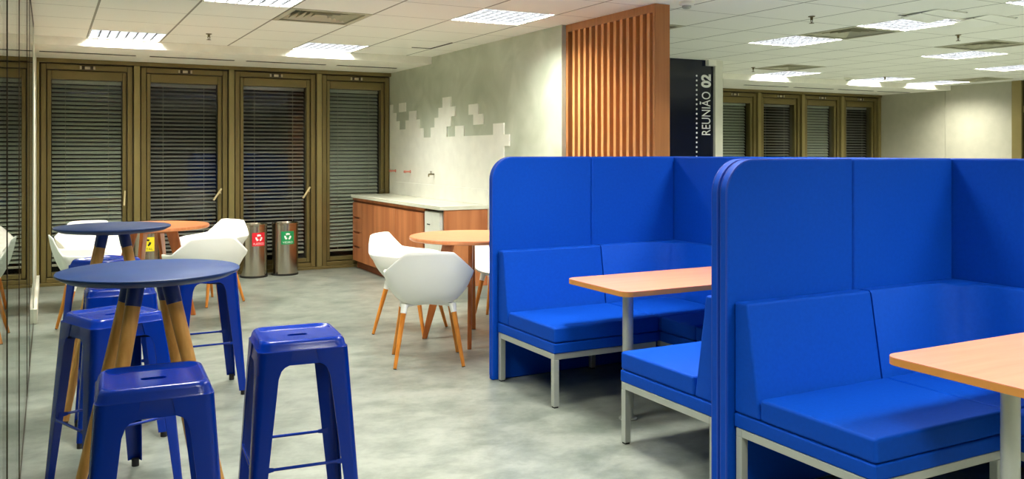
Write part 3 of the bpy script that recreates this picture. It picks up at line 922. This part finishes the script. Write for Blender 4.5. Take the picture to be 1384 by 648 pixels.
# ------------------------------------------------------------------ round cafe tables
def make_cafe_table(label):
    t = thing('cafe_table', label, 'table', (0, 0, 0), 0, 'round wooden cafe tables')
    R_ = .492; Z = .82
    bm = B(); lathe(bm, [(R_-.012, Z-.030), (R_-.001, Z-.024), (R_, Z-.006), (R_-.004, Z)], 80, closed=True); link('tabletop', bm, M['cafe_top'], t, smooth=True, angle=30)
    bm = B(); box(bm, -.20, .20, -.012, .012, Z-.075, Z-.031); box(bm, -.012, .012, -.20, -.0125, Z-.075, Z-.031); box(bm, -.012, .012, .0125, .20, Z-.075, Z-.031); link('cross_rail', bm, M['cafe_leg'], t)
    for k in range(4):
        a = k*PI/2; c_, s_ = math.cos(a), math.sin(a)
        bm = B()
        # board leg tapering downwards, wide in the radial direction
        prof = [(.12, Z-.031), (.225, Z-.031), (.395, 0), (.355, 0)]
        V1 = []; V2 = []
        for r, z in prof:
            V1.append(bm.verts.new((r*c_-.016*s_, r*s_+.016*c_, z))); V2.append(bm.verts.new((r*c_+.016*s_, r*s_-.016*c_, z)))
        bm.faces.new(V1); bm.faces.new(V2[::-1])
        for i in range(4): bm.faces.new((V1[i], V2[i], V2[(i+1) % 4], V1[(i+1) % 4]))
        link('leg', bm, M['cafe_leg'], t, bevel=.006, seg=3)
    return t
ct = make_cafe_table('round wooden cafe table beside the blue booths, four white chairs around it')
ct['label'] = 'round wooden cafe table between the kitchen counter and the blue booths'
ct.location = (2.97, 6.27, 0); ct.rotation_euler.z = face(-28)
dup(ct, (.835, 8.536, 0), face(-28), 'round orange wooden cafe table behind the blue bar tables')

# ------------------------------------------------------------------ white shell chairs
def make_chair(label):
    t = thing('shell_chair', label, 'chair', (0, 0, 0), 0, 'white shell armchairs with wooden legs')
    rim = [(0, -.295, .805), (.10, -.293, .805), (.165, -.283, .797), (.235, -.262, .735), (.305, -.225, .665), (.305, -.09, .652), (.300, .06, .648), (.280, .165, .632), (.245, .215, .565), (.215, .24, .49), (.14, .262, .452), (0, .27, .446)]
    base = [(0, -.165, .435), (.08, -.165, .435), (.135, -.155, .435), (.17, -.14, .437), (.19, -.11, .438), (.198, -.04, .438), (.20, .04, .438), (.198, .12, .44), (.19, .17, .442), (.175, .205, .444), (.11, .225, .446), (0, .232, .445)]
    full = lambda L: L + [(-x, y, z) for x, y, z in L[-2:0:-1]]
    rim, base = full(rim), full(base)
    bm = B(); rows = []
    def row(f):
        return [bm.verts.new(f(i)) for i in range(len(rim))]
    for s in (1.0, .72, .42, .16):
        def f(i, s=s):
            a, b_ = Vector(rim[i]), Vector(base[i])
            p = b_.lerp(a, s)
            # rounded bowl: lower rows bulge outwards
            k = math.sin(PI*s)*.028*(1 if rim[i][2] > .55 else .2)
            o_ = Vector((b_.x, b_.y+.0, 0)); o_ = o_.normalized() if o_.length > 0 else o_
            return p+o_*k
        rows.append(row(f))
    rows.append(row(lambda i: Vector((base[i][0]*.86, base[i][1]*.86, base[i][2]-.012))))
    rows.append(row(lambda i: Vector((base[i][0]*.5, base[i][1]*.5, .418))))
    n_ = len(rim)
    for a, b_ in zip(rows[:-1], rows[1:]):
        for i in range(n_):
            j = (i+1) % n_; bm.faces.new((a[i], a[j], b_[j], b_[i]))
    c = bm.verts.new((0, 0, .414))
    for i in range(n_): bm.faces.new((rows[-1][i], rows[-1][(i+1) % n_], c))
    cl = bm.edges.layers.float.new('crease_edge')
    for i in range(n_):      # keep the wing tips and the straight top edge crisp
        e = bm.edges.get((rows[0][i], rows[0][(i+1) % n_]))
        if e: e[cl] = .6
    for i in (2, 4, n_-2, n_-4):
        e = bm.edges.get((rows[0][i], rows[1][i]))
        if e: e[cl] = .7
    sh = link('shell', bm, M['shell'], t, smooth=True, angle=180)
    s_ = sh.modifiers.new('sub', 'SUBSURF'); s_.levels = 2; s_.render_levels = 2
    s_ = sh.modifiers.new('thick', 'SOLIDIFY'); s_.thickness = .009; s_.offset = 0
    for sx in (-1, 1):
        for sy in (-1, 1):
            top = Vector((sx*.165, sy*.125, .425)); ft = Vector((sx*.235, -.225 if sy < 0 else .225, 0))
            q = top.lerp(ft, .14)
            bm = B(); bar(bm, q, ft.lerp(top, .012), .0195, .012, 16); lg = link('leg', bm, M['beech'], t, smooth=True, angle=50)
            bm = B(); bar(bm, top, q, .026, .0205, 16); link('leg_socket', bm, M['shell'], lg, smooth=True, angle=50)
            bm = B(); bar(bm, ft, ft.lerp(top, .012), .0115, .0118, 12); link('foot_pad', bm, M['rubber'], lg)
    bm = B()
    strip(bm, (-.165, -.11, .415), (.165, .11, .415), (0, 0, 1), .03, .02); strip(bm, (.165, -.11, .413), (-.165, .11, .413), (0, 0, 1), .03, .02)
    link('underframe', bm, M['shell'], t)
    return t
# chair faces local +Y ; world heading h (deg from +X) -> rz = h-90
ch = make_chair('white shell chair, back to the camera, at the cafe table by the blue booths')
def put(o, x, y, h): o.location = (x, y, 0); o.rotation_euler.z = math.radians(h-90)
put(ch, 2.379, 5.757, 71)
for x, y, h, lb in ((2.655, 6.79, -46, 'white shell chair side-on between the kitchen cabinets and the cafe table'),
                    (3.548, 6.80, -133, 'white shell chair facing the camera beyond the cafe table by the counter end'),
                    (1.13, 7.62, 98, 'white shell chair, back to the camera, between the near blue table and orange table'),
                    (1.404, 8.993, -150, 'white shell chair facing the orange table, in front of the recycling bins'),
                    (.38, 9.30, -84, 'white shell chair facing the camera behind the far blue bar table, against the window'),
                    (.302, 8.02, 4, 'white shell chair seen side-on at the left beside the glass wall')):
    c = dup(ch, (0, 0, 0), 0, lb); put(c, x, y, h)

# ------------------------------------------------------------------ booth sofas
def L2(p): return p
def make_booth(label, Y_, m, side=True):
    """high-backed L-shaped booth sofa; m=-1 opens towards the camera, +1 away"""
    t = thing('booth_sofa', label, 'sofa', (2.54, Y_, 0), 0, 'blue high-backed booth sofas')
    W = 1.48; PT = .05; HT = 1.45; D = 1.102
    def bx(bm, x0, x1, a, b_, z0, z1):
        y0, y1 = sorted((a*m, b_*m)); box(bm, x0, x1, y0, y1, z0, z1)
    # padded panels
    def padded(name, x0, x1, r):
        bm = B(); pts = rounded(x0, x1, .001, HT, r, 8)
        ya, yb = sorted((.0, PT*m)); prism(bm, pts, ya+.001, yb-.001, 'y')
        p = link(name, bm, M['fabric'], t, bevel=.013, seg=4)
        return p
    p1 = padded('screen_panel', 0, .762, (.01, 0, 0, .15))
    padded('screen_panel', .766, W, (0, 0, 0, 0))
    # piping on both faces of the rounded end panel
    bm = B(); pts = rounded(0.004, .76, .02, HT-.004, (.01, 0, 0, .146), 8)
    chain = [q for q in pts if q[0] < .75]
    chain = sorted(chain, key=lambda q: (q[1] if q[0] < .02 else 2+q[0]))
    chain = [(.004, .03), (.004, HT-.15)] + [(.004+.146-.146*math.cos(a), HT-.15+.146*math.sin(a)) for a in [k*PI/2/10 for k in range(1, 11)]] + [(.758, HT-.004)]
    for yy in (.008*m, .042*m):
        for (a, b_), (c, d_) in zip(chain[:-1], chain[1:]):
            bar(bm, (a-.001, yy, b_+.001), (c-.001, yy, d_+.001), .0045, n=8)
    link('piping', bm, M['fabric_seam'], p1, smooth=True)
    bm = B(); ya, yb = sorted((0, D*m)); box(bm, W+.002, W+.05, ya+.0, yb, .001, HT); link('side_panel', bm, M['fabric'], t, bevel=.013, seg=4)
    # metal frames and legs
    x0, x1 = .035, .765
    fr = B()
    for a, b_ in ((x0, x1),):
        bx(fr, a, b_, .065, .10, .279, .314); bx(fr, a, b_, .735, .77, .279, .314)
        bx(fr, a, a+.035, .10, .735, .279, .314); bx(fr, b_-.035, b_, .10, .735, .279, .314)
    bx(fr, .80, .835, .77, D-.02, .279, .314); bx(fr, .80, W-.03, .735, .77, .279, .314)
    link('frame', fr, M['silver'], t, bevel=.003)
    for (x, y) in ((x0, .065), (x0, .735), (x1-.035, .735), (x1-.035, .065), (.80, D-.06), (W-.08, .735), (W-.08, .065)):
        bm = B(); bx(bm, x, x+.035, y, y+.035, .008, .279); lg = link('leg', bm, M['silver'], t, bevel=.003)
        bm = B(); bx(bm, x+.004, x+.031, y+.004, y+.031, 0, .008); link('foot', bm, M['rubber'], lg)
    # upholstered base boxes
    bm = B(); bx(bm, .032, .788, .055, .775, .3145, .374); link('base', bm, M['fabric'], t, bevel=.008)
    bm = B(); bx(bm, .792, W, .055, .775, .3145, .374); bx(bm, .792, W, .777, D, .3145, .374); link('base', bm, M['fabric'], t, bevel=.006)
    # seat cushions
    bm = B(); bx(bm, .034, .788, .205, .775, .376, .467); link('seat_cushion', bm, M['fabric'], t, bevel=.014, seg=4)
    bm = B(); bx(bm, .792, W-.155, .205, .775, .376, .467); link('seat_cushion', bm, M['fabric'], t, bevel=.014, seg=4)
    bm = B(); bx(bm, .792, W-.155, .778, D, .376, .467); link('seat_cushion', bm, M['fabric'], t, bevel=.014, seg=4)
    # straight backrest: wedge section
    bm = B()
    prism(bm, [((PT+.002)*m, .376), (.203*m, .376), (.128*m, .845), ((PT+.002)*m, .845)], .036, .788, 'x')
    link('backrest', bm, M['fabric'], t, bevel=.012, seg=4)
    # corner backrest: swept wedge with a rounded inside corner
    bm = B(); xe, ye = W-.002, PT+.002; R_ = .20
    path = [(.792, 0), (.88, 0), (.96, 0)]
    rows = []
    def front(w_):      # inside line at distance w_ from both panels
        cx, cy = xe-w_-R_, ye+w_+R_
        L = [(.792, ye+w_), (.92, ye+w_), (1.04, ye+w_)]
        for k in range(0, 11):
            a = -PI/2+k*PI/2/10; L.append((cx+R_*math.cos(a), cy+R_*math.sin(a)))
        L += [(xe-w_, ye+w_+R_+.1), (xe-w_, ye+w_+R_+.3), (xe-w_, D)]
        return L
    f0, f1 = front(.151), front(.076)
    n_ = len(f0); mid = 3+5
    def back(i, p):
        if i < mid: return (p[0], ye)
        if i == mid: return (xe, ye)
        return (xe, p[1])
    R4 = []
    for i in range(n_):
        b0, b1 = back(i, f0[i]), back(i, f1[i])
        R4.append([bm.verts.new((q[0], q[1]*m, z)) for q, z in ((b0, .376), (f0[i], .376), (f1[i], .833), ((f1[i][0]*.85+b1[0]*.15, f1[i][1]*.85+b1[1]*.15), .845), (b1, .845))])
    for a, b_ in zip(R4[:-1], R4[1:]):
        for i in range(5):
            j = (i+1) % 5; bm.faces.new((a[i], a[j], b_[j], b_[i]))
    bm.faces.new(R4[0]); bm.faces.new(R4[-1][::-1])
    link('backrest', bm, M['fabric'], t, smooth=True, angle=38)
    return t
make_booth('far blue booth sofa facing the camera, in front of the kitchenette', 5.10, -1)
make_booth('blue booth sofa turned away from the camera, its seat end left of the divider', 2.892, 1)
make_booth('near blue booth sofa facing the camera at the right, largest in the picture', 2.888, -1)

def booth_table(label, y0, x1=3.86):
    t = thing('booth_table', label, 'table', (2.65, y0, 0), 0, 'booth tables with pale wood tops')
    L, Wd, Z = x1-2.65, .60, .75
    bm = B(); prism(bm, rounded(0, L, 0, Wd, .06, 8), Z-.028, Z-.003, 'z'); e = link('tabletop', bm, M['ply_edge'], t)
    bm = B(); prism(bm, rounded(0.0005, L-.0005, .0005, Wd-.0005, .06, 8), Z-.003, Z, 'z'); link('laminate', bm, M['booth_top'], e)
    for x in (.19, L-.25):
        bm = B(); bar(bm, (x, .245, .008), (x, .245, Z-.034), .030, n=28); pl = link('pole', bm, M['silver'], t, smooth=True, angle=50)
        bm = B(); bar(bm, (x, .245, 0), (x, .245, .008), .05, n=28); bar(bm, (x, .245, Z-.036), (x, .245, Z-.029), .06, n=28); link('flange', bm, M['silver'], pl)
    return t
booth_table('pale wood booth table in the far booth', 3.73)
booth_table('pale wood booth table at the right edge, in the near booth', 1.55)

# ------------------------------------------------------------------ world and colour management
w = bpy.data.worlds.new('night'); sc.world = w; w.use_nodes = True
w.node_tree.nodes['Background'].inputs['Color'].default_value = (.02, .025, .04, 1)
w.node_tree.nodes['Background'].inputs['Strength'].default_value = .3
sc.view_settings.view_transform = 'Standard'; sc.view_settings.look = 'None'
sc.view_settings.exposure = 0.42; sc.view_settings.gamma = 1.0; sc.view_settings.use_curve_mapping = False
sc.cycles.use_denoising = True
sc.cycles.max_bounces = 10; sc.cycles.diffuse_bounces = 5; sc.cycles.glossy_bounces = 5
sc.cycles.transparent_max_bounces = 16
sc.cycles.sample_clamp_indirect = 4
sc.cycles.caustics_reflective = True; sc.cycles.blur_glossy = 1.0; sc.cycles.caustics_refractive = False
